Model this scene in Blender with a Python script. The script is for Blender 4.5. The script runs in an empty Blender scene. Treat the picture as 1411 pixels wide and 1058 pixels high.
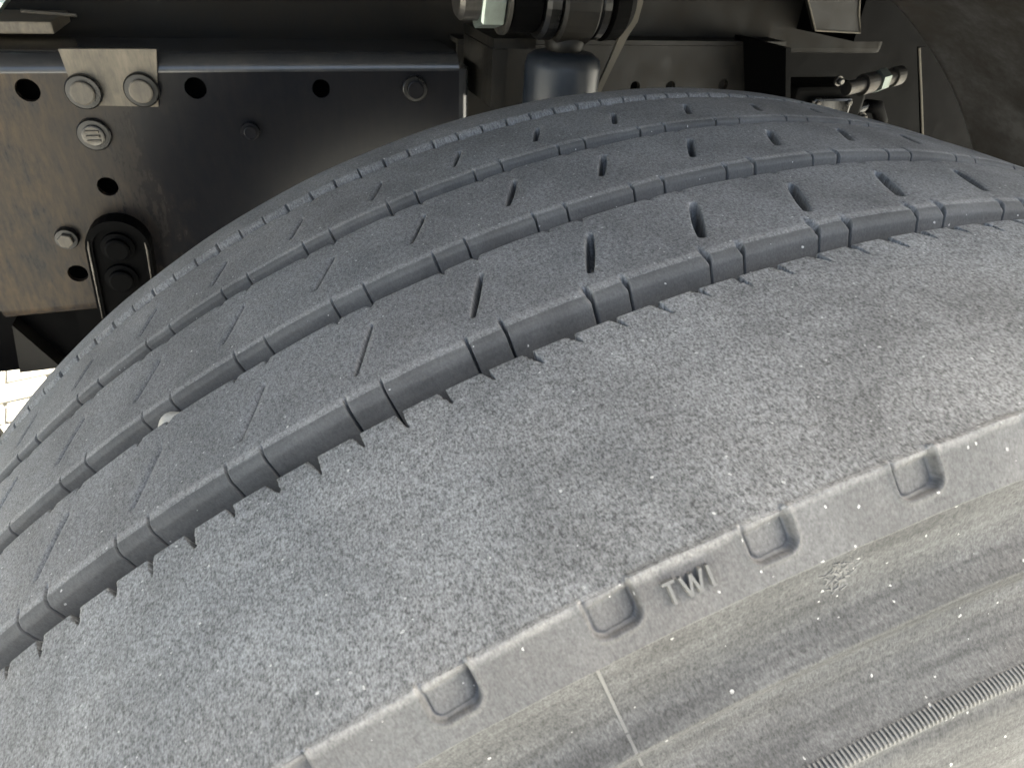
import bpy, bmesh, math, random
import numpy as np
from mathutils import Matrix, Vector
random.seed(7); rng = np.random.RandomState(11)
scene = bpy.context.scene

# ------------------------------------------------------------------ camera
cd = bpy.data.cameras.new('camera'); cam = bpy.data.objects.new('camera', cd)
scene.collection.objects.link(cam); scene.camera = cam
cd.sensor_fit = 'HORIZONTAL'; cd.sensor_width = 36.0
cd.lens = 929.42 / 1411 * 36.0
cd.clip_start = 0.01; cd.clip_end = 500
Rt, Dn, Fw = (0.945595, -0.321236, 0.051547), (-0.141524, -0.548796, -0.823890), (0.292952, 0.771771, -0.564401)
cam.matrix_world = Matrix(((Rt[0], -Dn[0], -Fw[0], -0.229693), (Rt[1], -Dn[1], -Fw[1], -0.254698),
                           (Rt[2], -Dn[2], -Fw[2], 1.132582), (0, 0, 0, 1)))
cd.dof.use_dof = True; cd.dof.focus_distance = 0.34; cd.dof.aperture_fstop = 40.0
# ------------------------------------------------------------------ sky, sun, exposure
world = bpy.data.worlds.new('World'); scene.world = world; world.use_nodes = True
SUN_DIR = Vector((0.55, 0.12, 0.83)).normalized()      # towards the sun
wn = world.node_tree.nodes; wl = world.node_tree.links
sky = wn.new('ShaderNodeTexSky'); sky.sky_type = 'NISHITA'; sky.sun_disc = False
sky.sun_elevation = math.asin(SUN_DIR.z); sky.sun_rotation = math.atan2(SUN_DIR.x, SUN_DIR.y)
sky.air_density = 0.6; sky.dust_density = 8.0; sky.ozone_density = 0.6
bg = wn['Background']; bg.inputs['Strength'].default_value = 0.12
wl.new(sky.outputs[0], bg.inputs['Color'])
sl = bpy.data.lights.new('sun', 'SUN'); sl.energy = 4.0; sl.angle = math.radians(0.5); sl.color = (1, 0.97, 0.93)
so = bpy.data.objects.new('sun', sl); scene.collection.objects.link(so)
so.rotation_euler = SUN_DIR.to_track_quat('Z', 'Y').to_euler(); so.location = (-2, 5, 8)
vs = scene.view_settings; vs.view_transform = 'Standard'; vs.look = 'None'; vs.gamma = 1.0
vs.use_curve_mapping = False; vs.exposure = 2.85
vs.use_white_balance = True; vs.white_balance_temperature = 6850; vs.white_balance_tint = 0   # camera balanced for open shade

# ------------------------------------------------------------------ helpers
COL = scene.collection
def link(o, parent=None):
    COL.objects.link(o)
    if parent is not None: o.parent = parent
    return o
def tag(o, label=None, cat=None, group=None, kind=None):
    for k, v in (('label', label), ('category', cat), ('group', group), ('kind', kind)):
        if v: o[k] = v
    return o
def thing(name, label, cat, loc=(0, 0, 0), group=None):
    o = bpy.data.objects.new(name, None); o.location = loc; o.empty_display_size = 0.05
    link(o); return tag(o, label, cat, group)
def child(o, parent):
    o.parent = parent; o.matrix_parent_inverse = Matrix.Translation(-Vector(parent.location)); return o
def obj(name, bm, mat, parent=None, smooth=False):
    bmesh.ops.recalc_face_normals(bm, faces=bm.faces)
    me = bpy.data.meshes.new(name); bm.to_mesh(me); bm.free(); me.materials.append(mat)
    if smooth: me.polygons.foreach_set('use_smooth', [True] * len(me.polygons))
    o = bpy.data.objects.new(name, me); COL.objects.link(o)
    if parent is not None: child(o, parent)
    return o
def grid_mesh(name, V, mat, parent=None, uv=None, closed=False):
    """V: (rows, cols, 3) array -> quad sheet; closed wraps the columns."""
    nr, nc = V.shape[:2]; idx = np.arange(nr * nc).reshape(nr, nc)
    if closed: idx = np.concatenate([idx, idx[:, :1]], 1)
    q = np.stack([idx[:-1, :-1], idx[:-1, 1:], idx[1:, 1:], idx[1:, :-1]], -1).reshape(-1, 4)
    me = bpy.data.meshes.new(name); n = len(q)
    me.vertices.add(nr * nc); me.vertices.foreach_set('co', V.reshape(-1).astype(np.float32))
    me.loops.add(n * 4); me.loops.foreach_set('vertex_index', q.reshape(-1).astype(np.int32))
    me.polygons.add(n); me.polygons.foreach_set('loop_start', np.arange(0, n * 4, 4, dtype=np.int32))
    me.polygons.foreach_set('loop_total', np.full(n, 4, dtype=np.int32))
    me.update(calc_edges=True); me.polygons.foreach_set('use_smooth', np.ones(n, dtype=bool))
    if uv is not None:
        l = me.uv_layers.new(name='UVMap'); l.data.foreach_set('uv', uv.reshape(-1, 2)[q.reshape(-1)].reshape(-1).astype(np.float32))
    me.materials.append(mat); me.validate()
    o = bpy.data.objects.new(name, me); COL.objects.link(o)
    if parent is not None: child(o, parent)
    return o
def bx(bm, x0, x1, y0, y1, z0, z1, bev=0.0):
    r = bmesh.ops.create_cube(bm, size=1.0, matrix=Matrix.Translation(((x0 + x1) / 2, (y0 + y1) / 2, (z0 + z1) / 2)) @ Matrix.Diagonal((x1 - x0, y1 - y0, z1 - z0, 1)))
    if bev:
        es = list({e for v in r['verts'] for e in v.link_edges})
        bmesh.ops.bevel(bm, geom=es, offset=bev, segments=2, affect='EDGES', profile=0.6)
    return bm
def lathe(bm, prof, centre, axis, n=32, caps=True, phase=0.0):
    """prof: list of (along axis, radius)."""
    ax = Vector(axis).normalized(); u = ax.orthogonal().normalized()
    if abs(ax.x) > .9: u = Vector((0, 0, 1))
    if abs(ax.y) > .9: u = Vector((1, 0, 0))
    w = ax.cross(u); c = Vector(centre); rings = []
    for a, r in prof:
        rings.append([bm.verts.new(c + ax * a + (u * math.cos(t) + w * math.sin(t)) * max(r, 1e-5)) for t in [phase + 2 * math.pi * k / n for k in range(n)]])
    for A, B in zip(rings, rings[1:]):
        for k in range(n): bm.faces.new((A[k], A[(k + 1) % n], B[(k + 1) % n], B[k]))
    if caps: bm.faces.new(rings[0]); bm.faces.new(rings[-1][::-1])
    return bm
def prism(bm, poly, y0, y1, holes=()):
    """polygon in xz extruded from y0 (front) to y1, with round holes (x, z, r)."""
    loops = [list(poly)] + [[(x + r * math.cos(2 * math.pi * k / 20), z + r * math.sin(2 * math.pi * k / 20)) for k in range(20)] for x, z, r in holes]
    edges = []
    for L in loops:
        vs_ = [bm.verts.new((x, y0, z)) for x, z in L]
        edges += [bm.edges.new((vs_[i], vs_[(i + 1) % len(vs_)])) for i in range(len(vs_))]
    bmesh.ops.triangle_fill(bm, edges=edges, use_beauty=True, use_dissolve=False)
    r = bmesh.ops.extrude_face_region(bm, geom=bm.faces[:])
    bmesh.ops.translate(bm, verts=[v for v in r['geom'] if isinstance(v, bmesh.types.BMVert)], vec=(0, y1 - y0, 0))
    return bm
def tube(bm, pts, rad, n=10):
    pts = [Vector(p) for p in pts]; prev = None; ref = Vector((0, 1, 0.01)).normalized()
    for i, p in enumerate(pts):
        t = (pts[min(i + 1, len(pts) - 1)] - pts[max(i - 1, 0)]).normalized()
        u = (ref - t * ref.dot(t)).normalized(); w = t.cross(u)
        r = rad[i] if isinstance(rad, (list, tuple)) else rad
        ring = [bm.verts.new(p + (u * math.cos(2 * math.pi * k / n) + w * math.sin(2 * math.pi * k / n)) * r) for k in range(n)]
        if prev:
            for k in range(n): bm.faces.new((prev[k], prev[(k + 1) % n], ring[(k + 1) % n], ring[k]))
        else: bm.faces.new(ring)
        prev = ring
    bm.faces.new(prev[::-1]); return bm
def strip(bm, prof, x0, x1):
    """sheet profile of (y, z) points swept along x."""
    A = [bm.verts.new((x0, y, z)) for y, z in prof]; B = [bm.verts.new((x1, y, z)) for y, z in prof]
    for i in range(len(prof) - 1): bm.faces.new((A[i], A[i + 1], B[i + 1], B[i]))
    return bm

# ------------------------------------------------------------------ materials
class N:
    def __init__(s, name):
        s.m = bpy.data.materials.new(name); s.m.use_nodes = True; s.t = s.m.node_tree
        s.b = s.t.nodes['Principled BSDF']; s.co = s.t.nodes.new('ShaderNodeTexCoord')
    def n(s, ty, **kw):
        nd = s.t.nodes.new(ty)
        for k, v in kw.items():
            if k.startswith('_'): setattr(nd, k[1:], v)
            else: nd.inputs[k].default_value = v
        return nd
    def l(s, a, b): s.t.links.new(a, b)
    def vec(s, sc=(1, 1, 1), out='Object'):
        m = s.n('ShaderNodeMapping'); m.inputs['Scale'].default_value = sc; s.l(s.co.outputs[out], m.inputs[0]); return m.outputs[0]
    def noise(s, vec, scale, detail=4, rough=.6, dist=0):
        nd = s.n('ShaderNodeTexNoise', Scale=scale, Detail=detail, Roughness=rough, Distortion=dist); s.l(vec, nd.inputs['Vector']); return nd.outputs['Fac']
    def ramp(s, fac, stops):
        r = s.n('ShaderNodeValToRGB'); e = r.color_ramp.elements
        while len(e) < len(stops): e.new(.5)
        for i, (p, c) in enumerate(stops):
            e[i].position = p; e[i].color = (*c, 1) if isinstance(c, tuple) else (c, c, c, 1)
        s.l(fac, r.inputs[0]); return r.outputs[0]
    def mix(s, fac, a, b, mode='MIX'):
        m = s.n('ShaderNodeMix', _data_type='RGBA', _blend_type=mode)
        for sock, v in ((m.inputs[0], fac), (m.inputs[6], a), (m.inputs[7], b)):
            if isinstance(v, bpy.types.NodeSocket): s.l(v, sock)
            else: sock.default_value = v if isinstance(v, float) else (*v, 1)
        return m.outputs[2]
    def math(s, op, a, b=0.0):
        m = s.n('ShaderNodeMath', _operation=op)
        for sock, v in ((m.inputs[0], a), (m.inputs[1], b)):
            if isinstance(v, bpy.types.NodeSocket): s.l(v, sock)
            else: sock.default_value = v
        return m.outputs[0]
    def bump(s, h, strength, dist, prev=None):
        b = s.n('ShaderNodeBump', Strength=strength, Distance=dist); s.l(h, b.inputs['Height'])
        if prev is not None: s.l(prev, b.inputs['Normal'])
        return b.outputs[0]
    def done(s, col, rough, normal=None, metal=0.0, spec=.5):
        for k, v in (('Base Color', col), ('Roughness', rough), ('Metallic', metal), ('Specular IOR Level', spec)):
            sock = s.b.inputs[k]
            if isinstance(v, bpy.types.NodeSocket): s.l(v, sock)
            else: sock.default_value = (*v, 1) if isinstance(v, tuple) else v
        if normal is not None: s.l(normal, s.b.inputs['Normal'])
        return s.m
def speck_mask(s, vec, scale, size, keep):
    """isolated dust grains: keep = share of the cells that carry one"""
    v = s.n('ShaderNodeTexVoronoi', Scale=scale, Randomness=1.0); s.l(vec, v.inputs['Vector'])
    sep = s.n('ShaderNodeSeparateColor'); s.l(v.outputs['Color'], sep.inputs[0])
    rad = s.math('MULTIPLY', sep.outputs[1], size)
    a = s.math('LESS_THAN', v.outputs['Distance'], rad); b = s.math('LESS_THAN', sep.outputs[0], keep)
    return s.math('MULTIPLY', a, b)
def rubber(name, dark, light, tintA, tintB, grain=1.0, specks=1.0, rough=.72, streak=0.0, edge=0.0, smudge=.18):
    s = N(name); o = s.vec(); uv = s.vec(out='UV')
    g = s.n('ShaderNodeMapping'); g.inputs['Scale'].default_value = (1.0, 0.45, 1); g.inputs['Rotation'].default_value = (0, 0, .35); s.l(s.co.outputs['UV'], g.inputs[0])
    n1 = s.noise(g.outputs[0], 2300, 2, .6); n2 = s.noise(o, 1100, 3, .7); n3 = s.noise(o, 45, 5, .6); n4 = s.noise(o, 9, 3, .55)
    g2 = s.n('ShaderNodeMapping'); g2.inputs['Scale'].default_value = (1.0, 0.45, 1); g2.inputs['Rotation'].default_value = (0, 0, -.25); s.l(s.co.outputs['UV'], g2.inputs[0])
    n5 = s.noise(g2.outputs[0], 800, 3, .65, .4)
    mixn = s.math('ADD', s.math('ADD', s.math('MULTIPLY', n1, .38), s.math('MULTIPLY', n2, .35)), s.math('MULTIPLY', n5, .27))
    col = s.ramp(mixn, [(.5 - .115 / max(grain, .2), dark), (.5 + .115 / max(grain, .2), light)])
    tint = s.mix(s.ramp(n4, [(.40, 0.0), (.62, 1.0)]), tintA, tintB)
    col = s.mix(1.0, col, tint, 'MULTIPLY')
    sc_ = s.n('ShaderNodeMapping'); sc_.inputs['Scale'].default_value = (20, 14, 1); sc_.inputs['Rotation'].default_value = (0, 0, .5); s.l(s.co.outputs['UV'], sc_.inputs[0])
    sm_ = s.noise(sc_.outputs[0], 1.0, 5, .62, .8); col = s.mix(1.0, col, s.ramp(sm_, [(.36, 1 - smudge), (.52, 1.0), (.68, 1 + smudge * .5)]), 'MULTIPLY')
    patch = s.ramp(n3, [(.33, .90), (.67, 1.08)]); col = s.mix(1.0, col, patch, 'MULTIPLY')
    if streak:
        sm = s.n('ShaderNodeMapping'); sm.inputs['Scale'].default_value = (14, 190, 1); s.l(s.co.outputs['UV'], sm.inputs[0])
        st = s.noise(sm.outputs[0], 1.0, 4, .6); col = s.mix(1.0, col, s.ramp(st, [(.3, 1 - streak), (.7, 1 + streak)]), 'MULTIPLY')
    if edge:      # chalky rubbed line where the tread face ends (v = 0)
        sp = s.n('ShaderNodeSeparateXYZ'); s.l(s.co.outputs['UV'], sp.inputs[0])
        d = s.math('ABSOLUTE', s.math('SUBTRACT', s.math('ADD', sp.outputs[1], s.math('MULTIPLY', s.math('SUBTRACT', n3, .5), .004)), .0008))
        f = s.ramp(s.math('DIVIDE', d, .004), [(.10, 1.0), (.55, 0.0)])
        col = s.mix(s.math('MULTIPLY', s.math('MULTIPLY', f, s.ramp(mixn, [(.36, .35), (.6, 1.0)])), edge), col, (.46, .45, .43))
    wn_ = s.n('ShaderNodeTexNoise', Scale=900.0, Detail=2.0); s.l(o, wn_.inputs['Vector'])
    wob = s.n('ShaderNodeMix', _data_type='VECTOR', _factor_mode='UNIFORM'); wob.inputs[0].default_value = .0011
    s.l(o, wob.inputs[4]); s.l(wn_.outputs['Color'], wob.inputs[5]); ow = wob.outputs[1]
    m1 = speck_mask(s, ow, 160, .068, .42 * specks); m2 = speck_mask(s, ow, 420, .19, .26 * specks)
    m3 = speck_mask(s, ow, 60, .026, .16 * specks)
    geo = s.n('ShaderNodeNewGeometry')
    wear = s.ramp(geo.outputs['Pointiness'], [(.51, 0.0), (.60, 1.0)])
    col = s.mix(s.math('MULTIPLY', wear, .45), col, (.33, .325, .31))
    mk = s.math('MAXIMUM', s.math('MAXIMUM', m1, m2), m3)
    col = s.mix(s.math('MULTIPLY', mk, s.ramp(n2, [(.40, .35), (.60, 1.0)])), col, (.66, .65, .62))
    h = s.math('ADD', mixn, s.math('MULTIPLY', mk, .8))
    nm = s.bump(n3, .25, .0012); nm = s.bump(h, min(1.0, .8 * grain), .00042, nm)
    return s.done(col, rough, nm, spec=.35)
M = {}
M['tread'] = rubber('tread_rubber', .10, .31, (.985, 1.0, 1.0), (1.01, 1.0, .985), grain=1.15, edge=.35)
M['shoulder'] = rubber('shoulder_rubber', .095, .36, (.975, 1.0, .998), (1.01, 1.005, .98), grain=1.25, edge=.5, smudge=.22, streak=.07)
M['band'] = rubber('shoulder_band_rubber', .085, .185, (1.04, .985, .95), (1.0, .99, .975), grain=.75, specks=1.3, edge=.45)
M['wall'] = rubber('groove_wall_shade_rubber', .072, .14, (.98, 1.0, 1.0), (1.02, 1.0, .975), grain=.6, specks=.3, streak=.15, edge=.6)  # colour lowered below the tread tone to paint in groove shade
M['letter'] = rubber('letter_rubber', .028, .065, (1.03, 1.0, .97), (1, 1, 1), grain=.6, specks=.5)
M['groove'] = rubber('groove_floor_shade_rubber', .03, .06, (1.03, 1.0, .95), (1, 1, 1), grain=.5, specks=.4)  # dark floor colour carries the shade of the deep groove
M['sidewall'] = rubber('sidewall_rubber', .045, .15, (1.02, .99, .965), (1.0, 1.0, .99), grain=.9, specks=.7, streak=.38)
def paint(name, base, dust, amount, rough=.32, xgrad=None, metal=0.0, spec=.5, fine=.3):
    s = N(name); o = s.vec()
    n = s.noise(o, 22, 6, .65); n2 = s.noise(s.vec((160, 160, 38)), 1.0, 5, .7)      # smears run down the metal
    f = s.ramp(s.math('ADD', s.math('MULTIPLY', n, 1 - fine), s.math('MULTIPLY', n2, fine)), [(.38, 0.0), (.62, 1.0)])
    f = s.math('MULTIPLY', f, amount)
    if xgrad:      # dust plus a painted-in reflection at one end, thinning along x
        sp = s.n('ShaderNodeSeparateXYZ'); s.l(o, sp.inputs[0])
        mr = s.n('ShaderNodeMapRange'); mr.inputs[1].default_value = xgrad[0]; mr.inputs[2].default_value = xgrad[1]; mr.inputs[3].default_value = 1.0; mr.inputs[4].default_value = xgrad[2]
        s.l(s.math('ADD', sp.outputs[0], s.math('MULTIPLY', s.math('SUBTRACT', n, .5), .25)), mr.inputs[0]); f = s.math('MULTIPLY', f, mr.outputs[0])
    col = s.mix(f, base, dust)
    r = s.math('ADD', s.math('MULTIPLY', f, .45), rough)
    return s.done(col, r, s.bump(n2, .15, .0006), metal=metal, spec=spec)
M['frame'] = paint('dusty_sheen_chassis_paint', (.008, .009, .012), (.155, .112, .068), .62, .24, (-.46, -.33, .05), spec=.20, fine=.55)  # brown at the left end stands in for a reflection as well as grime
M['flange'] = paint('chassis_flange_paint', (.055, .058, .065), (.20, .18, .14), .15, .16, metal=.45, spec=.9)
M['tab'] = paint('dusty_tab_paint', (.08, .068, .05), (.29, .25, .19), .9, .4, fine=.5)
M['beam'] = paint('brown_dust_beam', (.006, .0055, .0045), (.024, .020, .015), .6, .5, spec=.25)
M['black'] = paint('black_steel', (.002, .002, .0022), (.005, .0045, .004), .35, .5, spec=.05)
M['gloss'] = paint('glossy_black_hose', (.006, .006, .006), (.02, .018, .015), .3, .16)
M['rail'] = paint('inner_rail_paint', (.006, .0055, .0048), (.026, .022, .016), .6, .4, spec=.3)
M['shockpaint'] = paint('shock_blue_black', (.012, .018, .028), (.06, .06, .058), .35, .28)
M['steel'] = paint('worn_steel', (.13, .125, .115), (.06, .05, .04), .7, .32, metal=.8)
M['bare'] = paint('bare_bright_steel', (.62, .60, .56), (.35, .32, .27), .3, .35, metal=.6)
M['zinc'] = paint('zinc_nut', (.42, .50, .46), (.20, .18, .14), .5, .30, metal=.85)
M['bolt'] = paint('dusty_bolt_face', (.07, .062, .048), (.22, .19, .15), .9, .4, fine=.5)
M['dark_ring'] = paint('black_bolt_rim', (.006, .006, .006), (.02, .018, .015), .3, .25)
M['plastic'] = paint('mudguard_plastic', (.013, .0115, .0095), (.030, .025, .019), .8, .45, spec=.3)
M['tan'] = paint('tan_strap', (.10, .088, .066), (.17, .148, .112), .6, .5)
M['body'] = paint('body_paint', (.03, .03, .03), (.08, .075, .065), .5, .4)
s = N('paving_concrete'); o_ = s.vec(); n_ = s.noise(o_, 60, 6, .7); n2_ = s.noise(o_, 6, 3)
M['paver'] = s.done(s.mix(n2_, s.ramp(n_, [(.3, (.22, .205, .175)), (.7, (.34, .32, .28))]), (.26, .24, .205)), .9, s.bump(n_, .4, .002))
s = N('paving_joint_sand'); o_ = s.vec(); n_ = s.noise(o_, 200, 5, .7)
M['joint'] = s.done(s.ramp(n_, [(.3, (.12, .115, .11)), (.7, (.24, .235, .225))]), .95, s.bump(n_, .4, .002))
s = N('far_paving_stones'); o_ = s.vec(); n_ = s.noise(o_, 60, 5, .7)
bk = s.n('ShaderNodeTexBrick', Scale=1.0); bk.inputs['Brick Width'].default_value = .2; bk.inputs['Row Height'].default_value = .1; bk.inputs['Mortar Size'].default_value = .006
bk.inputs['Color1'].default_value = (.46, .45, .43, 1); bk.inputs['Color2'].default_value = (.40, .39, .375, 1); bk.inputs['Mortar'].default_value = (.2, .195, .18, 1); s.l(o_, bk.inputs['Vector'])
M['far_paving'] = s.done(s.mix(1.0, bk.outputs['Color'], s.ramp(n_, [(.3, .85), (.7, 1.1)]), 'MULTIPLY'), .9)
s = N('pale_pebble'); o_ = s.vec(); n_ = s.noise(o_, 300, 5, .6)
M['pebble'] = s.done(s.ramp(n_, [(.3, (.48, .45, .38)), (.7, (.68, .65, .57))]), .85, s.bump(n_, .4, .0008))

# ================================================================== the setting
gb = bmesh.new(); bx(gb, -200, 200, -200, 200, -.5, 0)
ground = tag(obj('ground', gb, M['far_paving']), kind='structure')
tag(obj('paving_bed', bx(bmesh.new(), -2.2, .1, .8, 2.5, -.1, .004), M['joint']), kind='structure')
pm = bmesh.new(); bx(pm, -.096, .096, -.0455, .0455, .0, .016, .004)
bmesh.ops.recalc_face_normals(pm, faces=pm.faces)
pme = bpy.data.meshes.new('paving_stone'); pm.to_mesh(pme); pm.free(); pme.materials.append(M['paver'])
ang = math.radians(12)
for j in range(13):
    for i in range(9):
        u = -.9 + i * .2 + (.1 if j % 2 else 0); v = -.65 + j * .1
        o = bpy.data.objects.new('paving_stone', pme); COL.objects.link(o); o.parent = ground
        o.location = (-1.1 + u * math.cos(ang) - v * math.sin(ang), 1.6 + u * math.sin(ang) + v * math.cos(ang), .002 + random.uniform(0, .0015))
        o.rotation_euler = (0, 0, ang + random.uniform(-.012, .012))

# ================================================================== the tyre
R0, CROWN, AL, P = 0.53, 0.2364, 0.389249, 0.0775
ZC = R0                                   # axle height
RA = 0.529                                # radius used to turn angles into arc length
tyre = thing('tyre', 'worn grey truck tyre with four ribbed grooves and dusty shoulder', 'tyre', (0, 0, 0))
crown = lambda y: R0 - CROWN * y * y
TH0, TH1 = -.86, .90                      # finely cut part of the tread (measured from the tyre's own zero)
def columns(features, fine=()):
    base = list(np.arange(TH0, TH1, .0009 / RA)) + list(np.linspace(TH1, 2 * math.pi + TH0, 150)[:-1])
    for c, offs in features: base += [c + d / RA for d in offs]
    for a, b, st in fine: base += list(np.arange(a, b, st / RA))
    t = np.sort(np.array(base)); keep = np.concatenate([[True], np.diff(t) > .00009 / RA]); return t[keep]
def place(TH, Y, Rr):
    a = TH - AL; return np.stack([Rr * np.sin(a), Y, ZC + Rr * np.cos(a)], -1)
def phases(t0, offs, p=P):
    ks = range(int((TH0 - t0) / p) - 1, int((TH1 - t0) / p) + 2)
    return [t0 + (k + f) * p for k in ks for f in offs if TH0 + .005 < t0 + (k + f) * p < TH1 - .005]
def lip_rows(y0, y1, dp, near_soft=.0048, near_drop=.004):
    """(y, drop) rows of one rib, camera-side groove floor over the top to the far groove floor"""
    rows = []
    for k in range(7): f = k / 6; rows.append((y0 - .0036 + .0028 * f, dp + (near_drop - dp) * f ** .8))
    for k in range(1, 9): a = k / 8 * math.pi / 2; rows.append((y0 - .0008 + (near_soft + .0008) * (1 - math.cos(a)), near_drop * (1 - math.sin(a))))
    ys = set(np.arange(y0 + near_soft + .0006, y1 - .0016, .0006))
    rows += [(y, 0.0) for y in sorted(ys)]
    for k in range(0, 6): a = k / 5 * math.pi / 2; rows.append((y1 - .0014 + .0014 * math.sin(a), .0014 * (1 - math.cos(a))))
    for k in range(1, 6): f = k / 5; rows.append((y1 + .003 * f, .0014 + (dp - .0014) * f))
    return np.array(rows)
def sstep(a, b, x): t = np.clip((x - a) / (b - a), 0, 1); return t * t * (3 - 2 * t)
def near_sipes(cut, X, U, sipes, dp, deep=.0055, fw=.0014, fd=.0032):
    for c, w, ln in sipes:
        x = c * RA; i0, i1 = np.searchsorted(X[0], [x - .004, x + .004]); dx = np.abs(X[:, i0:i1] - x - .0010 * np.clip(U[:, i0:i1] / .006, -1.5, 1) * 0); u = U[:, i0:i1]
        core = np.where((dx < .00050 * w) & (u < deep * ln), dp, 0)
        opn = .45 + .55 * float(sstep(-.05, .22, np.array(c)))
        fl = fd * opn * np.clip(1 - dx / (fw * w * opn), 0, 1) * (1 - sstep(deep * .4 * ln, (deep + .003) * ln, u))
        cut[:, i0:i1] = np.maximum(cut[:, i0:i1], np.maximum(core, fl))
def far_notches(cut, X, U, ns, dp, hw=.0009, deep=.0035):
    for c, w in ns:
        x = c * RA; i0, i1 = np.searchsorted(X[0], [x - .004, x + .004]); dx = np.abs(X[:, i0:i1] - x); u = U[:, i0:i1]
        core = np.where((dx < hw * w * np.clip(1.15 - u / deep, 0, 1)) & (u < deep), dp, 0)
        fl = .0010 * np.exp(-(dx / .0018) ** 2) * (1 - sstep(.0, .0035, u))
        cut[:, i0:i1] = np.maximum(cut[:, i0:i1], np.maximum(core, fl))
def slits(cut, X, Y, segs):
    for (xa, ya), (xb, yb), hw, dpt in segs:
        i0, i1 = np.searchsorted(X[0], [min(xa, xb) - .004, max(xa, xb) + .004]); x = X[:, i0:i1]; y = Y[:, i0:i1]
        dx, dy = xb - xa, yb - ya; t = np.clip(((x - xa) * dx + (y - ya) * dy) / (dx * dx + dy * dy), 0, 1)
        d = np.hypot(x - xa - t * dx, y - ya - t * dy); wv = hw * (.55 + .45 * np.sin(math.pi * np.clip(t, .02, .98)) ** .5)
        c = dpt * (1 - sstep(wv - .0002, wv + .00045, d)) + .0004 * (1 - sstep(wv, wv + .0025, d))
        cut[:, i0:i1] = np.maximum(cut[:, i0:i1], c)
def wander(x, y, amp):
    return amp * (np.sin(x * 37 + 1.3) * np.sin(y * 120 + x * 11) + .6 * np.sin(x * 91 + y * 60 + 2.0))
SOFF = [0, .00055, -.00055, .0007, -.0007, .0014, -.0014, .0023, -.0023, .0003, -.0003]
def inner_rib(y0, y1, dp, t_near, d_near, t_far, d_far, slit, soft, hwmax):
    tn = phases(t_near, (0, d_near / P)); tf = phases(t_far, (0, d_far / P)); segs = []; fine = []
    for (t0, fa, ya, fb, yb) in [slit]:
        for c in phases(t0, (0,)):
            a, b = c + fa * P, c + fb * P; op = float(sstep(-.20, .28, np.array(c)))
            hw = (.00030 + hwmax * op) * random.uniform(.9, 1.15); dpt = .0004 + .0110 * op
            j = random.uniform(-.001, .001)
            segs.append(((a * RA, ya + j), (b * RA, yb + j), hw, dpt)); fine.append((min(a, b) - .004, max(a, b) + .004, .00038))
    th = columns([(c, SOFF) for c in tn + tf], fine); rows = lip_rows(y0, y1, dp, soft, soft * .85)
    X = np.repeat((th * RA)[None], len(rows), 0); Y = np.repeat(rows[:, :1], len(th), 1); H0 = np.repeat(rows[:, 1:], len(th), 1)
    cut = np.zeros_like(X)
    near_sipes(cut, X, Y - y0, [(c, random.uniform(.8, 1.2), random.uniform(.75, 1.25)) for c in tn], dp, soft * 1.15, .0018 if soft > .004 else .0011, .0036 if soft > .004 else .0022)
    far_notches(cut, X, y1 - Y, [(c, random.uniform(.5, 1.2)) for c in tf], dp)
    slits(cut, X, Y, segs)
    H = np.maximum(H0, cut) + wander(X, Y, .00018); Yw = Y + wander(X, Y * 0 + y0, .00022)
    TH = np.repeat(th[None], len(rows), 0)
    arc = np.concatenate([[0], np.cumsum(np.hypot(*np.diff(rows, axis=0).T))])
    UV = np.stack([X, np.repeat((arc - arc[13])[:, None], len(th), 1)], -1)
    V = place(TH, Yw, crown(Y) - H)
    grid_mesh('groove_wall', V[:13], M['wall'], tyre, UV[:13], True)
    return grid_mesh('tread_rib', V[12:], M['tread'], tyre, UV[12:], True)
A1, B1, A2, B2, A3, B3, A4, B4 = -.1003, -.0842, -.0386, -.0245, .0245, .0372, .0870, .0991
T1, T2, T3, T4 = -.1150, -.2620, -.3514, .0262
DP = (.0165, .0145, .0135, .0120)
inner_rib(B1 - .0036, A2, DP[0], T1, .0233, T2, .0245, (T1, .37, -.0525, .14, -.0735), .0046, .0014)
inner_rib(B2 - .0024, A3, DP[1], T2, .0245, T3, .0248, (T2, .12, .0100, -.12, -.0090), .0032, .0009)
inner_rib(B3 - .0020, A4, DP[2], T3, .0248, T4, .0258, (T3, .05, .0675, -.13, .0510), .0028, .0008)
# groove floors (one sheet per groove, meeting the rib feet)
for (a, b, d) in ((A1, B1, DP[0]), (A2, B2, DP[1]), (A3, B3, DP[2]), (A4, B4, DP[3])):
    ys = np.linspace(a + .002, b - .0035, 9); th = np.linspace(0, 2 * math.pi, 700, endpoint=False)
    f = np.linspace(-1, 1, 9); Rr = crown(ys) - d - .0006 + .0018 * f ** 4
    TH = np.repeat(th[None], 9, 0); Y = np.repeat(ys[:, None], 700, 1)
    grid_mesh('groove_floor', place(TH, Y, np.repeat(Rr[:, None], 700, 1)), M['groove'], tyre, np.stack([TH * RA, Y], -1), True)
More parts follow.
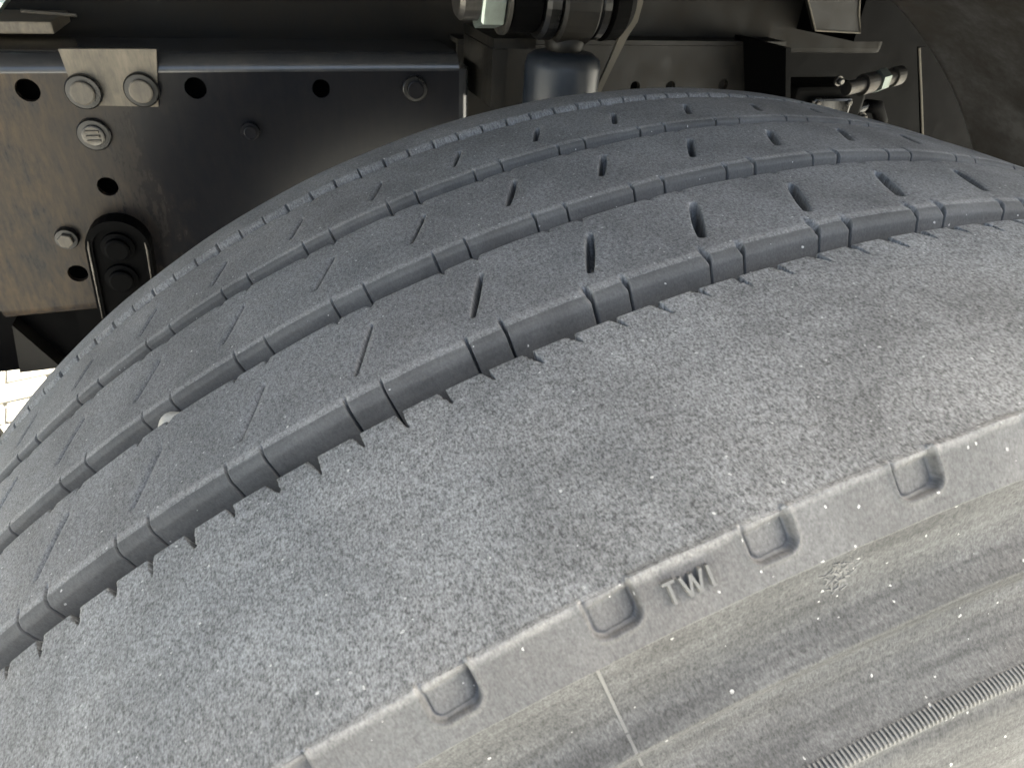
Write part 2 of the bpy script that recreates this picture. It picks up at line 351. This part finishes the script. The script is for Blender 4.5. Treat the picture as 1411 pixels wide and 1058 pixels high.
# ---- outer shoulder rib: tread face, worn edge, wear-mark pockets, band
S_Y, S_R, L_Y, L_R = -.1775, .5235, -.1870, .5120
bdir = np.array([L_Y - S_Y, L_R - S_R]); BL = float(np.hypot(*bdir)); bdir /= BL; bnrm = np.array([bdir[1], -bdir[0]])   # outward
def shoulder_rib(sign, pockets):
    """sign -1 = camera side; rows run from the groove foot over the face and down the band"""
    rows = []; dirs = []; sc = []; face = crown if sign < 0 else (lambda y: crown(y) - (5.3 * np.maximum(0, -y - .112) ** 2))
    S_R = .5235 if sign < 0 else .5000
    lipa = A1 if sign < 0 else None
    if sign < 0:
        yl = A1; dp = DP[0]
        for k in range(6): f = k / 5; rows.append((yl + .003 * (1 - f), face(yl) - dp + (dp - .0014) * f))
        for k in range(1, 7): a = k / 6 * math.pi / 2; rows.append((yl - .0014 * (1 - math.cos(a)), face(yl) - .0014 * (1 - math.sin(a))))
        ytop = list(np.arange(yl - .0020, yl - .0095, -.0005)) + list(np.arange(yl - .0100, -.170, -.0011)) + list(np.arange(-.1705, -.1768, -.0006))
    else:
        yl = -(B4 - .0030); dp = DP[3]
        for k in range(7): f = k / 6; rows.append((yl + .0045 - .0037 * f, face(yl) - dp + (dp - .0035) * f))
        for k in range(1, 8): a = k / 7 * math.pi / 2; rows.append((yl + .0008 - .0048 * (1 - math.cos(a)), face(yl) - .0035 * (1 - math.sin(a))))
        ytop = list(np.arange(yl - .0046, yl - .0095, -.0006)) + list(np.arange(yl - .0100, -.1765, -.0016))
    rows += [(y, face(y) - (.0 if y > -.165 else .35 * (y + .165) ** 2 * 20 * .4)) for y in ytop]
    nface = len(rows)
    e = rows[-1]; P0 = np.array(e)
    tgt = np.array([S_Y, S_R]) + bdir * .0012
    for f in (.35, .7): rows.append(tuple(P0 * (1 - f) + tgt * f + bnrm * .0004 * math.sin(f * math.pi)))
    nb = len(rows)
    bs = list(np.arange(.0012, BL - .0004, .0004)) + [BL - .0003]
    for b in bs: rows.append(tuple(np.array([S_Y, S_R]) + bdir * b))
    end = np.array([S_Y, S_R]) + bdir * BL
    rows += [tuple(end - bnrm * .0004), tuple(end - bnrm * .0030 + bdir * .0002)]
    rows = np.array(rows); n = len(rows)
    dirs = np.zeros((n, 2)); dirs[:nface] = (0, 1)
    dirs[nb:] = bnrm; dirs[nface:nb] = (bnrm + np.array([0, 1])) / np.linalg.norm(bnrm + np.array([0, 1]))
    S = np.full(n, -1.0); S[nb:nb + len(bs)] = bs; S[nb + len(bs):] = BL
    S[nface:nb] = [0, .0006]
    k = np.arange(nface); S[:nface] = -np.hypot(rows[:nface, 0] - S_Y, rows[:nface, 1] - S_R)
    if sign < 0:
        notch = phases(T1, (.02, .02 + 1 / 3, .02 + 2 / 3)); NO = [-.0044, -.0040, -.003, -.002, -.001, 0, .0005, .0009, .0012, .0014, .0018, .0022, .0027, .0031, .0035]
    else:
        notch = phases(T4, (0, 1 / 3, 2 / 3)); NO = SOFF
    th = columns([(c, NO) for c in notch] + [(c, list(np.arange(-.0066, .0066, .0004))) for c in pockets])
    X = np.repeat((th * RA)[None], n, 0); SS = np.repeat(S[:, None], len(th), 1); U = yl - np.repeat(rows[:, :1], len(th), 1)
    base_drop = np.clip(face(rows[:, 0]) - rows[:, 1], 0, 1); base_drop[nface:] = 1
    cut = np.zeros_like(X)
    if sign < 0:
        for c in notch:
            x = c * RA; i0, i1 = np.searchsorted(X[0], [x - .006, x + .006]); dx = X[:nface, i0:i1] - x; u = np.clip(U[:nface, i0:i1], -.004, 1)
            D = random.uniform(.0055, .0085); q = np.clip(u / D, 0, 1); w = random.uniform(.65, 1.35)
            mid = .0016 * q * w; wd = .0017 * w * (1 - q) ** .8; c1 = np.where((dx > mid - wd) & (dx < mid + wd * .55 + .0002) & (u < D), .0150 * (1 - .30 * q), 0)
            c2 = random.uniform(.0003, .0009) * np.exp(-((dx + .0004) / .0022) ** 2) * (1 - sstep(0, .0042, u))
            cut[:nface, i0:i1] = np.maximum(cut[:nface, i0:i1], np.maximum(c1, c2))
    else:
        near_sipes(cut[:nface], X[:nface], U[:nface], [(c, random.uniform(.9, 1.3), random.uniform(.8, 1.1)) for c in notch], dp, .0040, .0011, .002)
    drop = np.maximum(0, cut - base_drop[:, None])
    for c in pockets:
        x = c * RA; i0, i1 = np.searchsorted(X[0], [x - .009, x + .009]); dx = X[:, i0:i1] - x; s_ = SS[:, i0:i1]
        hw, top, bot, rr_ = .0055, -.0012, .0096, .003
        qx = np.maximum(np.abs(dx) - hw + rr_, 0); qy = np.maximum(np.maximum(s_ - bot + rr_, 0), 0); sd = np.hypot(qx, qy) - rr_
        inside = (1 - sstep(-.0004, .0002, sd)) * sstep(top - .0005, top + .0012, s_)
        dep = (.0016 + .0009 * np.clip(dx / hw, -1, 1)) * (.40 + .60 * sstep(.0012, .0030, s_))
        ridge = -.0005 * np.exp(-((sd - .0006) / .0006) ** 2) * (s_ > -.001) + -.0004 * np.exp(-((s_ - .0022) / .0005) ** 2) * inside
        trench = .0009 * np.exp(-((sd + .0002) / .00045) ** 2) * (s_ > .0005)
        drop[:, i0:i1] += inside * dep + ridge + trench
    worn = .0004 * np.exp(-((SS - .0004) / .0016) ** 2)                     # curled worn edge between face and band
    drop = drop - worn * (.6 + .8 * np.sin(X * 160 + np.sin(X * 57) * 2)) + wander(X, SS, .00018)
    scal = np.where((SS > -.0015), wander(X * 3, SS, .0002), 0)
    Y = rows[:, :1] - drop * dirs[:, :1]; Rr = rows[:, 1:] - (drop + scal) * dirs[:, 1:]
    TH = np.repeat(th[None], n, 0)
    arc = np.concatenate([[0], np.cumsum(np.hypot(*np.diff(rows, axis=0).T))]); UV = np.stack([X, SS], -1)
    kk = nface + 1
    for nm, a, b, mt in (('tread_rib', 0, kk + 1, M['shoulder']), ('shoulder_band', kk, n, M['band'])):
        V = place(TH[a:b], sign * -Y[a:b], Rr[a:b])
        o = grid_mesh(nm, V, mt if sign < 0 else M['tread'], tyre, UV[a:b], True)
        if nm == 'tread_rib': o['label'] = 'wide smooth worn shoulder rib with notched groove edge' if sign < 0 else 'far shoulder rib with closely notched groove wall'
        else: o['label'] = 'brownish shoulder band with wear mark pockets' if sign < 0 else 'far shoulder band'
PK = [-.0282 + .0702 * k for k in range(-9, 13)]
shoulder_rib(-1, PK); shoulder_rib(1, [])
# ---- sidewalls
SW = [(-.1846, .5122), (-.1838, .5095), (-.1840, .5000), (-.1848, .4935), (-.1864, .4890), (-.1892, .4865), (-.1928, .4852), (-.1938, .4841), (-.1915, .4820), (-.1908, .4760), (-.1918, .4700),
      (-.1955, .4645), (-.2005, .4608), (-.2055, .4592), (-.2062, .4580), (-.2062, .4535), (-.2074, .4515), (-.2092, .448), (-.2108, .440), (-.2128, .425), (-.2135, .405), (-.210, .375), (-.200, .345), (-.182, .312), (-.165, .295), (-.160, .287)]
def sidewall(sign):
    q = np.array(SW); arc = np.concatenate([[0], np.cumsum(np.hypot(*np.diff(q, axis=0).T))])
    s_ = np.unique(np.concatenate([np.arange(0, .075, .0008), np.linspace(.075, arc[-1], 40)]))
    ys = np.interp(s_, arc, q[:, 0]); rs = np.interp(s_, arc, q[:, 1])
    k = np.array([1, 2, 3, 2, 1]) / 9.; pad = lambda v: np.convolve(np.pad(v, 2, 'edge'), k, 'valid')
    ys, rs = pad(ys), pad(rs)
    if sign > 0: rs = np.minimum(rs, .4888)
    th = np.concatenate([np.arange(-.5, .8, .004), np.linspace(.8, 2 * math.pi - .5, 160)[:-1]])
    TH = np.repeat(th[None], len(s_), 0); X = TH * .48; Sg = np.repeat(s_[:, None], len(th), 1)
    Y = ys[:, None] + wander(X, Sg, .00022) + .00025 * np.sin(Sg * 900) * (Sg > .03) + 0 * X
    o = grid_mesh('sidewall', place(TH, -sign * Y, np.repeat(rs[:, None], len(th), 1)), M['sidewall'], tyre, np.stack([X, Sg], -1), True)
sidewall(-1); sidewall(1)
def band_pt(x, s_, h, rad=RA):
    p = np.array([S_Y, S_R]) + bdir * s_ + bnrm * h; a = x / rad - AL
    return (p[1] * math.sin(a), p[0], ZC + p[1] * math.cos(a))
def stroke(bm, a, b, w, h0, h1, pt=band_pt):
    (xa, sa), (xb, sb) = a, b; d = np.array([xb - xa, sb - sa]); L = np.hypot(*d); d /= L; n = np.array([-d[1], d[0]])
    steps = 3; rings = []
    for k in range(steps + 1):
        c = np.array([xa, sa]) + d * L * k / steps
        rings.append([bm.verts.new(pt(*(c + n * o_), hh)) for o_, hh in ((-w / 2, h0), (-w * .36, h1), (w * .36, h1), (w / 2, h0))])
    for A, B in zip(rings, rings[1:]):
        for i in range(4): bm.faces.new((A[i], A[(i + 1) % 4], B[(i + 1) % 4], B[i]))
    bm.faces.new(rings[0]); bm.faces.new(rings[-1][::-1])
x0 = .0632 * RA; st, sb = .0046, .0092
letters = [[((0, st), (.0028, st)), ((.0014, st), (.0014, sb))],
           [((.0040, st), (.0052, sb)), ((.0052, sb), (.0064, st + .0002)), ((.0064, st + .0002), (.0074, sb)), ((.0074, sb), (.0088, st))],
           [((.0104, st), (.0104, sb))]]
for L, ch in zip(letters, ('letter_t', 'letter_w', 'letter_i')):
    bm = bmesh.new()
    for (xa, sa), (xb, sb_) in L: stroke(bm, (x0 + xa, sa), (x0 + xb, sb_), .0009, -.0006, .0015)
    obj(ch, bm, M['letter'], tyre)
def side_pt(x, s_, h, rad=.48):
    q = np.array(SW); arc = np.concatenate([[0], np.cumsum(np.hypot(*np.diff(q, axis=0).T))])
    y = np.interp(s_, arc, q[:, 0]); r = np.interp(s_, arc, q[:, 1]); a = x / rad - AL
    return ((r + h * .35) * math.sin(a), y - h * .93, ZC + (r + h * .35) * math.cos(a))
bm = bmesh.new()                                                            # mould seam running down the sidewall
for k in range(20): stroke(bm, (.0268 * .48 + .00002 * k, .002 + k * .0045), (.0268 * .48 + .00002 * (k + 1), .0066 + k * .0045), .0010, -.0008, .00025, side_pt)
obj('mould_line', bm, M['letter'], tyre)
bm = bmesh.new()                                                            # rubbed moulded mark
for k in range(60):
    cx_, cs_ = .1440 * .48 + random.gauss(0, .0016), .0125 + random.gauss(0, .0022); a = random.choice((.5, 1.6, 2.6)) + random.gauss(0, .2); l_ = random.uniform(.0005, .0011)
    stroke(bm, (cx_ - math.cos(a) * l_, cs_ - math.sin(a) * l_), (cx_ + math.cos(a) * l_, cs_ + math.sin(a) * l_), .00035, -.0003, .0003, side_pt)
obj('moulded_mark', bm, M['sidewall'], tyre)
bm = bmesh.new(); sk = .0635                                                # fine knurled ring
for k in range(330):
    x = -.02 + k * .0013; stroke(bm, (x, sk), (x + .0009, sk + .0050), .00075, -.0006, .0005, side_pt)
kn = obj('knurled_ring', bm, M['letter'], tyre); kn['kind'] = 'stuff'
# pebble caught in the second groove
bm = bmesh.new(); bmesh.ops.create_icosphere(bm, subdivisions=3, radius=.0052)
for v in bm.verts:
    v.co *= 1 + .14 * math.sin(v.co.x * 700 + 1) * math.sin(v.co.y * 640) + .08 * math.sin(v.co.z * 900); v.co.z *= .8; v.co.x *= 1.15
a = -.1690 - AL; pb = obj('pebble', bm, M['pebble'], None, True); rp = .5235
pb.location = (rp * math.sin(a), -.0325, ZC + rp * math.cos(a)); pb.rotation_euler = (0, a, .4)
tag(pb, 'small pale pebble wedged in a tread groove of the tyre', 'pebble')

# ================================================================== chassis behind the tyre
YP = .55
plate = thing('chassis_bracket', 'dark painted steel chassis bracket plate with round holes and bolts', 'bracket', (-.3, YP, .735))
HOLES = [(-.440, .975, .0105), (-.291, .975, .0105), (-.166, .973, .0095), (-.396, .879, .0100), (-.450, .784, .0100)]
poly = [(-.80, .990), (-.012, .990), (-.012, .747), (-.538, .747), (-.520, .82), (-.522, .84), (-.80, .86)]
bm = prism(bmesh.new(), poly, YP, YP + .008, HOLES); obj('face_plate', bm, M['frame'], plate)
obj('dark_backing', bx(bmesh.new(), -.95, -.03, YP + .035, YP + .045, .75, .985), M['black'], plate)  # dark sheet added so the holes look unlit
def arc2(y, z, r, a0, a1, n=8): return [(y + r * math.cos(math.radians(a0 + (a1 - a0) * k / n)), z + r * math.sin(math.radians(a0 + (a1 - a0) * k / n))) for k in range(n + 1)]
bm = strip(bmesh.new(), arc2(YP + .018, .990, .018, 180, 90, 14) + [(YP + .10, 1.008)], -.80, -.012); obj('top_flange', bm, M['flange'], plate, True)
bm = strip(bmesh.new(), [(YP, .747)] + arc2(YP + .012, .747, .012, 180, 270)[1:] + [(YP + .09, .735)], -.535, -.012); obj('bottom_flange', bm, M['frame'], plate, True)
bm = bmesh.new(); pr = [(-.012, YP)] + [(-.012 + .014 * math.sin(math.radians(a)), YP + .014 - .014 * math.cos(math.radians(a))) for a in range(10, 91, 10)] + [(.002, YP + .08)]
A = [bm.verts.new((x, y, .747)) for x, y in pr]; B = [bm.verts.new((x, y, .992)) for x, y in pr]
for i in range(len(pr) - 1): bm.faces.new((A[i], A[i + 1], B[i + 1], B[i]))
obj('side_flange', bm, M['flange'], plate, True)
def flange_bolt(name, x, y, z, r, h, parent, mats=('dark_ring', 'bolt'), hexa=False):
    bm = lathe(bmesh.new(), [(0, r), (-h * .45, r), (-h * .6, r * .92), (-h * .62, r * .6)], (x, y, z), (0, 1, 0), 28)
    b = obj(name, bm, M[mats[0]], parent)
    bm = lathe(bmesh.new(), [(-h * .5, r * .66), (-h * .95, r * .66), (-h, r * .58)], (x, y, z), (0, 1, 0), 6 if hexa else 24, phase=.3)
    c = obj('bolt_head', bm, M[mats[1]], None); c.parent = b; c.matrix_parent_inverse = b.matrix_world.inverted() if False else Matrix.Translation(-Vector(parent.location)).inverted() @ Matrix.Translation(-Vector(parent.location))
    return b
def sub(o, part): o.parent = part; o.matrix_parent_inverse = (part.matrix_parent_inverse if False else Matrix.Identity(4)); return o
# plug with slotted face, rivet, small nut, stub and recess with two bolts
flange_bolt('plug', -.394, YP, .933, .0155, .010, plate, ('dark_ring', 'steel'))
bm = bmesh.new()
for k in (-1, 0, 1): bx(bm, -.394 - .006, -.394 + .006, YP - .0125, YP - .0095, .933 + k * .0045 - .0011, .933 + k * .0045 + .0011)
obj('plug_slots', bm, M['bolt'], plate)
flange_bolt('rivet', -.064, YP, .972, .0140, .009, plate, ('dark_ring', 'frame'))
flange_bolt('nut', -.448, YP, .827, .0115, .014, plate, ('dark_ring', 'bolt'), True)
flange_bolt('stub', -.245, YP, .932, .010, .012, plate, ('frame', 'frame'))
def oblong(x, z, hw, hh, n=12, tilt=0.0):
    p = [(hw * math.cos(math.pi * k / n), hh + hw * math.sin(math.pi * k / n)) for k in range(n + 1)] + [(-hw * math.cos(math.pi * k / n), -hh - hw * math.sin(math.pi * k / n)) for k in range(n + 1)]
    c, s_ = math.cos(tilt), math.sin(tilt); return [(x + a * c - b * s_, z + a * s_ + b * c) for a, b in p]
sh = thing('shackle_plate', 'dark rounded steel shackle with bright worn edges on the bracket plate', 'shackle', (-.40, YP - .02, .78))
bm = bmesh.new(); po = oblong(-.402, .778, .031, .042, tilt=-.10); pi_ = oblong(-.402, .778, .024, .042, tilt=-.10)
for y0, y1 in ((YP - .001, YP - .026),):
    a = [bm.verts.new((x, y0, z)) for x, z in po]; b = [bm.verts.new((x, y1, z)) for x, z in po]; c = [bm.verts.new((x, y1, z)) for x, z in pi_]; d = [bm.verts.new((x, y0 - .012, z)) for x, z in pi_]
    for i in range(len(po)):
        j = (i + 1) % len(po)
        for A, B in ((a, b), (b, c), (c, d)): bm.faces.new((A[i], A[j], B[j], B[i]))
obj('rim', bm, M['black'], sh)
for a_i, b_i in ((11, 14), (25, 28)):
    bm = bmesh.new(); pth = [(po[k % len(po)][0] * .5 + pi_[k % len(po)][0] * .5, YP - .027, po[k % len(po)][1]) for k in range(a_i, b_i)]
    tube(bm, pth, [.0004] + [.0012] * (len(pth) - 2) + [.0006], 8); obj('worn_edge', bm, M['steel'], sh)
bm = prism(bmesh.new(), pi_, YP - .021, YP - .004); obj('web', bm, M['black'], sh)
for z, x in ((.820, -.398), (.784, -.403)):
    bm = lathe(bmesh.new(), [(0, .0165), (-.005, .0165), (-.006, .012), (-.012, .012), (-.013, .010)], (x, YP - .021, z), (0, 1, 0), 24); obj('bolt', bm, M['black'], sh)
tabt = thing('bolted_tab', 'tan dusty steel tab held by two round bolts on the chassis', 'bracket', (-.365, YP - .006, .96))
tp = [(-.403, 1.012), (-.319, 1.012), (-.329, .959), (-.399, .962)]
bm = prism(bmesh.new(), tp, YP - .006, YP - .0005); obj('tab_plate', bm, M['tab'], tabt)
flange_bolt('flange_bolt', -.391, YP - .006, .975, .0160, .013, tabt)
flange_bolt('flange_bolt', -.340, YP - .006, .976, .0160, .013, tabt)
# hanger under the plate
hg = thing('spring_hanger', 'black cast hanger with a triangular gusset under the bracket plate', 'hanger', (-.5, .62, .66))
bm = bmesh.new(); bx(bm, -.95, -.30, .60, .72, .640, .742, .006); obj('hanger_body', bm, M['black'], hg)
bm = prism(bmesh.new(), [(-.540, .716), (-.508, .652), (-.552, .652)], .575, .6); obj('gusset', bm, M['rail'], hg)
bm = prism(bmesh.new(), [(-.470, .742), (-.435, .742), (-.425, .600), (-.478, .650)], .57, .598); obj('rib', bm, M['black'], hg)
# beams
bt = bmesh.new(); bx(bt, -.95, .72, .68, .80, .988, 1.25, .008)
tag(obj('cross_beam', bt, M['beam']), 'long brown dusty beam running above the holed chassis plates', 'beam')
rl = thing('inner_rail', 'dusty brown inner frame rail with four small round holes', 'rail', (.3, .64, .8))
bm = prism(bmesh.new(), [(.01, .70), (.53, .70), (.53, .93), (.50, 1.004), (.01, 1.004)], .64, .648, [(.265, .952, .0075), (.321, .952, .0075), (.408, .953, .0080), (.497, .947, .0095)]); obj('rail_web', bm, M['rail'], rl)
bm = bmesh.new(); bx(bm, .01, .50, .640, .70, 1.0045, 1.010); obj('rail_flange', bm, M['rail'], rl)
bt = bmesh.new(); bx(bt, -.42, 1.9, .95, 1.0, .12, 1.355, .01)
tag(obj('light_shield', bt, M['black']), 'black shield wall added behind the rails to keep out light', 'shield')  # added wall, sized to block light from the far side
# shock absorber
sk_ = thing('shock_absorber', 'black shock absorber with horizontal pivot eye and zinc hex nut', 'shock absorber', (.075, .46, .80))
cz = 1.072; cy = .46
def xl(name, prof, mat, n=36, ph=0.0): return obj(name, lathe(bmesh.new(), prof, (0, cy, cz), (1, 0, 0), n, phase=ph), M[mat], sk_)
xl('bolt_end', [(-.040, .017), (-.036, .021), (-.020, .021)], 'steel')
xl('hex_nut', [(-.020, .027), (-.018, .0300), (.002, .0300), (.004, .027)], 'zinc', 6, .3)
xl('washer', [(.004, .033), (.0075, .033)], 'steel')
xl('spacer', [(.0075, .028), (.010, .031), (.038, .031), (.041, .028)], 'black')
xl('bushing', [(.041, .034), (.045, .037), (.055, .037), (.058, .034)], 'dark_ring')
xl('eye', [(.058, .038), (.061, .041), (.094, .041), (.097, .038)], 'rail')
xl('bushing', [(.097, .034), (.101, .037), (.108, .037), (.111, .034)], 'dark_ring')
xl('end_cap', [(.111, .030), (.114, .038), (.130, .036), (.140, .026), (.143, .012)], 'black')
obj('neck', lathe(bmesh.new(), [(-.06, .016), (-.045, .019), (-.03, .024)], (.076, cy, cz), (0, 0, 1), 24), M['rail'], sk_, True)
obj('body', lathe(bmesh.new(), [(-.40, .040), (-.062, .040), (-.054, .038), (-.049, .031), (-.047, .02)], (.076, cy, cz), (0, 0, 1), 40), M['shockpaint'], sk_, True)
bm = bmesh.new(); bx(bm, .012, .060, .50, .62, 1.02, 1.030); bx(bm, .0125, .030, .505, .62, .96, 1.019); obj('mount_lug', bm, M['rail'], sk_)
stp = thing('strap', 'thin bent tan metal strap beside the shock absorber', 'strap', (.13, .45, 1.0))
bm = bmesh.new(); path = [(.150, .450, 1.12), (.147, .448, 1.072), (.1445, .447, 1.055), (.137, .446, 1.042), (.127, .446, 1.018), (.116, .447, .990), (.110, .45, .965)]
wv = [.007, .007, .006, .0045, .0035, .003, .003]; prev = None
for (x, y, z), w in zip(path, wv):
    ring = [bm.verts.new((x - w, y, z + .2 * w)), bm.verts.new((x + w, y, z - .2 * w)), bm.verts.new((x + w, y + .004, z - .2 * w)), bm.verts.new((x - w, y + .004, z + .2 * w))]
    if prev:
        for k in range(4): bm.faces.new((prev[k], prev[(k + 1) % 4], ring[(k + 1) % 4], ring[k]))
    else: bm.faces.new(ring)
    prev = ring
bm.faces.new(prev[::-1]); obj('bent_strip', bm, M['tan'], stp)
# right-hand housing, hanging plates and fittings
hp = thing('hanging_plate', 'dark trapezoid steel plate with pale edges hanging beside the mudguard', 'plate', (.49, .53, 1.03))
q_ = [(.405, 1.13), (.4393, 1.070), (.4693, 1.036), (.541, 1.034), (.520, 1.065), (.500, 1.13)]
q_ = [(.424, 1.13), (.439, 1.075), (.467, 1.036), (.541, 1.034), (.530, 1.055), (.503, 1.13)]
obj('plate_face', prism(bmesh.new(), q_, .550, .556), M['rail'], hp)
bm = bmesh.new(); tube(bm, [(x, .549, z) for x, z in q_], .0012, 6); obj('plate_edge', bm, M['tan'], hp)
hs = thing('side_housing', 'black shadowed housing between the inner rail and the mudguard', 'housing', (.62, .6, .85))
obj('dark_recess_back', prism(bmesh.new(), [(.455, .60), (1.0, .60), (1.0, 1.02), (.553, 1.02), (.44, 1.014)], .85, .86), M['black'], hs)  # near-black sheet painted in for the shade of the enclosed recess
obj('housing_roof', bx(bmesh.new(), .545, 1.0, .56, .72, 1.022, 1.20), M['black'], hs)
obj('housing_side', prism(bmesh.new(), [(.424, 1.016), (.432, 1.016), (.470, .90), (.462, .90)], .545, .66), M['black'], hs)
sp_ = thing('splash_panel', 'thin black panel with a pale edge standing along the mudguard', 'panel', (.73, .55, .8))
obj('panel_face', prism(bmesh.new(), [(.655, 1.017), (.672, 1.017), (.795, .86), (.83, .70), (.745, .70), (.742, .86)], .552, .556), M['black'], sp_)
bm = bmesh.new(); tube(bm, [(.655, .551, 1.016), (.690, .551, .955), (.742, .551, .862), (.747, .551, .72)], .0016, 6); obj('panel_edge', bm, M['tan'], sp_)
ft = thing('pipe_fitting', 'shiny metal pipe fitting in the dark housing by the mudguard', 'fitting', (.62, .60, .965))
obj('pipe', lathe(bmesh.new(), [(-.05, .010), (-.02, .010), (-.02, .015), (0, .015), (0, .011), (.04, .011), (.04, .014), (.055, .014), (.056, .008)], (.640, .60, .962), (1, .1, .15), 20), M['steel'], ft)
obj('hex_collar', lathe(bmesh.new(), [(.008, .0165), (.022, .0165)], (.640, .60, .962), (1, .1, .15), 6), M['zinc'], ft)
for x, z, r, lb in ((.478, .963, .010, 'small round bolt on the housing side next to the inner rail'), (.575, .965, .007, 'tiny shiny bolt inside the dark housing'), (.640, .912, .008, 'small bright bolt low in the housing just above the tread')):
    bo = obj('bolt', lathe(bmesh.new(), [(0, r), (-.004, r), (-.004, r * .7), (-.009, r * .7), (-.011, r * .45)], (x, .60, z), (0, 1, 0), 16), M['steel']); tag(bo, lb, 'bolt', None)
vb_ = thing('valve_block', 'black angular valve block with small fittings inside the dark housing', 'valve block', (.62, .68, .88))
obj('block', bx(bmesh.new(), .560, .700, .66, .74, .845, .945, .006), M['black'], vb_)
obj('cover', bx(bmesh.new(), .585, .660, .645, .659, .875, .930, .004), M['gloss'], vb_)
for x, z in ((.592, .882), (.653, .882), (.592, .923), (.653, .923)): obj('screw', lathe(bmesh.new(), [(0, .0045), (-.003, .0045), (-.004, .003)], (x, .645, z), (0, 1, 0), 12), M['steel'], vb_)
obj('port', lathe(bmesh.new(), [(0, .012), (.02, .012), (.02, .009), (.035, .009)], (.700, .69, .90), (1, 0, .2), 16), M['gloss'], vb_)
tag(obj('hose', tube(bmesh.new(), [(.735, .69, .907), (.76, .69, .905), (.79, .70, .88), (.80, .71, .83), (.80, .72, .76)], .011, 14), M['black'], None, True), 'black hose dropping from the valve block', 'hose')
# mudguard around the right-hand side of the tyre
mg = thing('mudguard', 'brown grey plastic mudguard curving down beside the tyre', 'mudguard', (0, 0, ZC))
a_ = np.radians(np.linspace(14, 100, 60)); prof = [(.0, .652), (-.001, .640), (.01, .638)] + [(y, .638) for y in np.linspace(.03, .225, 9)] + [(.250, .638), (.262, .636), (.268, .636), (.2715, .638), (.272, .642), (.2705, .646), (.266, .648), (.24, .650)]
V = np.array([[(r * math.sin(t), y, ZC + r * math.cos(t)) for t in a_] for y, r in prof]); grid_mesh('guard_sheet', V, M['plastic'], mg)
# top-left ledge, hose and clamp
lg = bmesh.new(); bx(lg, -.62, -.412, .59, .68, 1.018, 1.029, .002)
tag(obj('ledge', lg, M['tab']), 'short pale steel ledge above the left chassis holes', 'ledge')
hz = thing('braided_hose', 'braided metal hose with a bright clamp above the ledge', 'hose', (-.45, .6, 1.04))
pts = [(-.505 + .012 * k, .58, 1.098 - .012 * k + .0004 * k * k) for k in range(6)]
bm = bmesh.new(); rr2 = []; pp = []
for k in range(48):
    f = k / 47 * 5; i = min(int(f), 4); g = f - i; pp.append(tuple(pts[i][c] * (1 - g) + pts[i + 1][c] * g for c in range(3))); rr2.append(.011 + (.0012 if k % 2 else 0))
tube(bm, pp, rr2, 14); obj('hose', bm, M['steel'], hz)
e_ = Vector(pts[-1]); obj('clamp', lathe(bmesh.new(), [(-.004, .014), (.004, .014)], e_, (.7, 0, -.7), 24), M['zinc'], hz)
bm = bmesh.new(); tube(bm, [(-.437, .60, 1.037), (-.41, .60, 1.035), (-.39, .60, 1.034)], .0018, 8); obj('wire', bm, M['steel'], hz)
bcm = obj('dark_can', lathe(bmesh.new(), [(-.16, .030), (-.15, .060), (-.085, .066), (-.08, .074), (-.065, .074), (-.06, .066), (.01, .060), (.03, .035)], (-.600, .50, .578), (.9, .25, .10), 32), M['black'], None, True)  # round can added for a dark shape of unknown nature
tag(bcm, 'black round can low beside the sunlit paving', 'brake chamber')
# vehicle body over the wheel (shades it)
vb = thing('truck_body', 'dark truck body standing above the wheel', 'truck body', (0, .5, 1.45))
obj('underside', bx(bmesh.new(), -1.0, 2.6, -.16, 1.15, 1.36, 1.42, .01), M['body'], vb)
obj('side_panel', bx(bmesh.new(), -1.0, 2.6, -.20, -.161, 1.34, 2.2, .01), M['body'], vb)
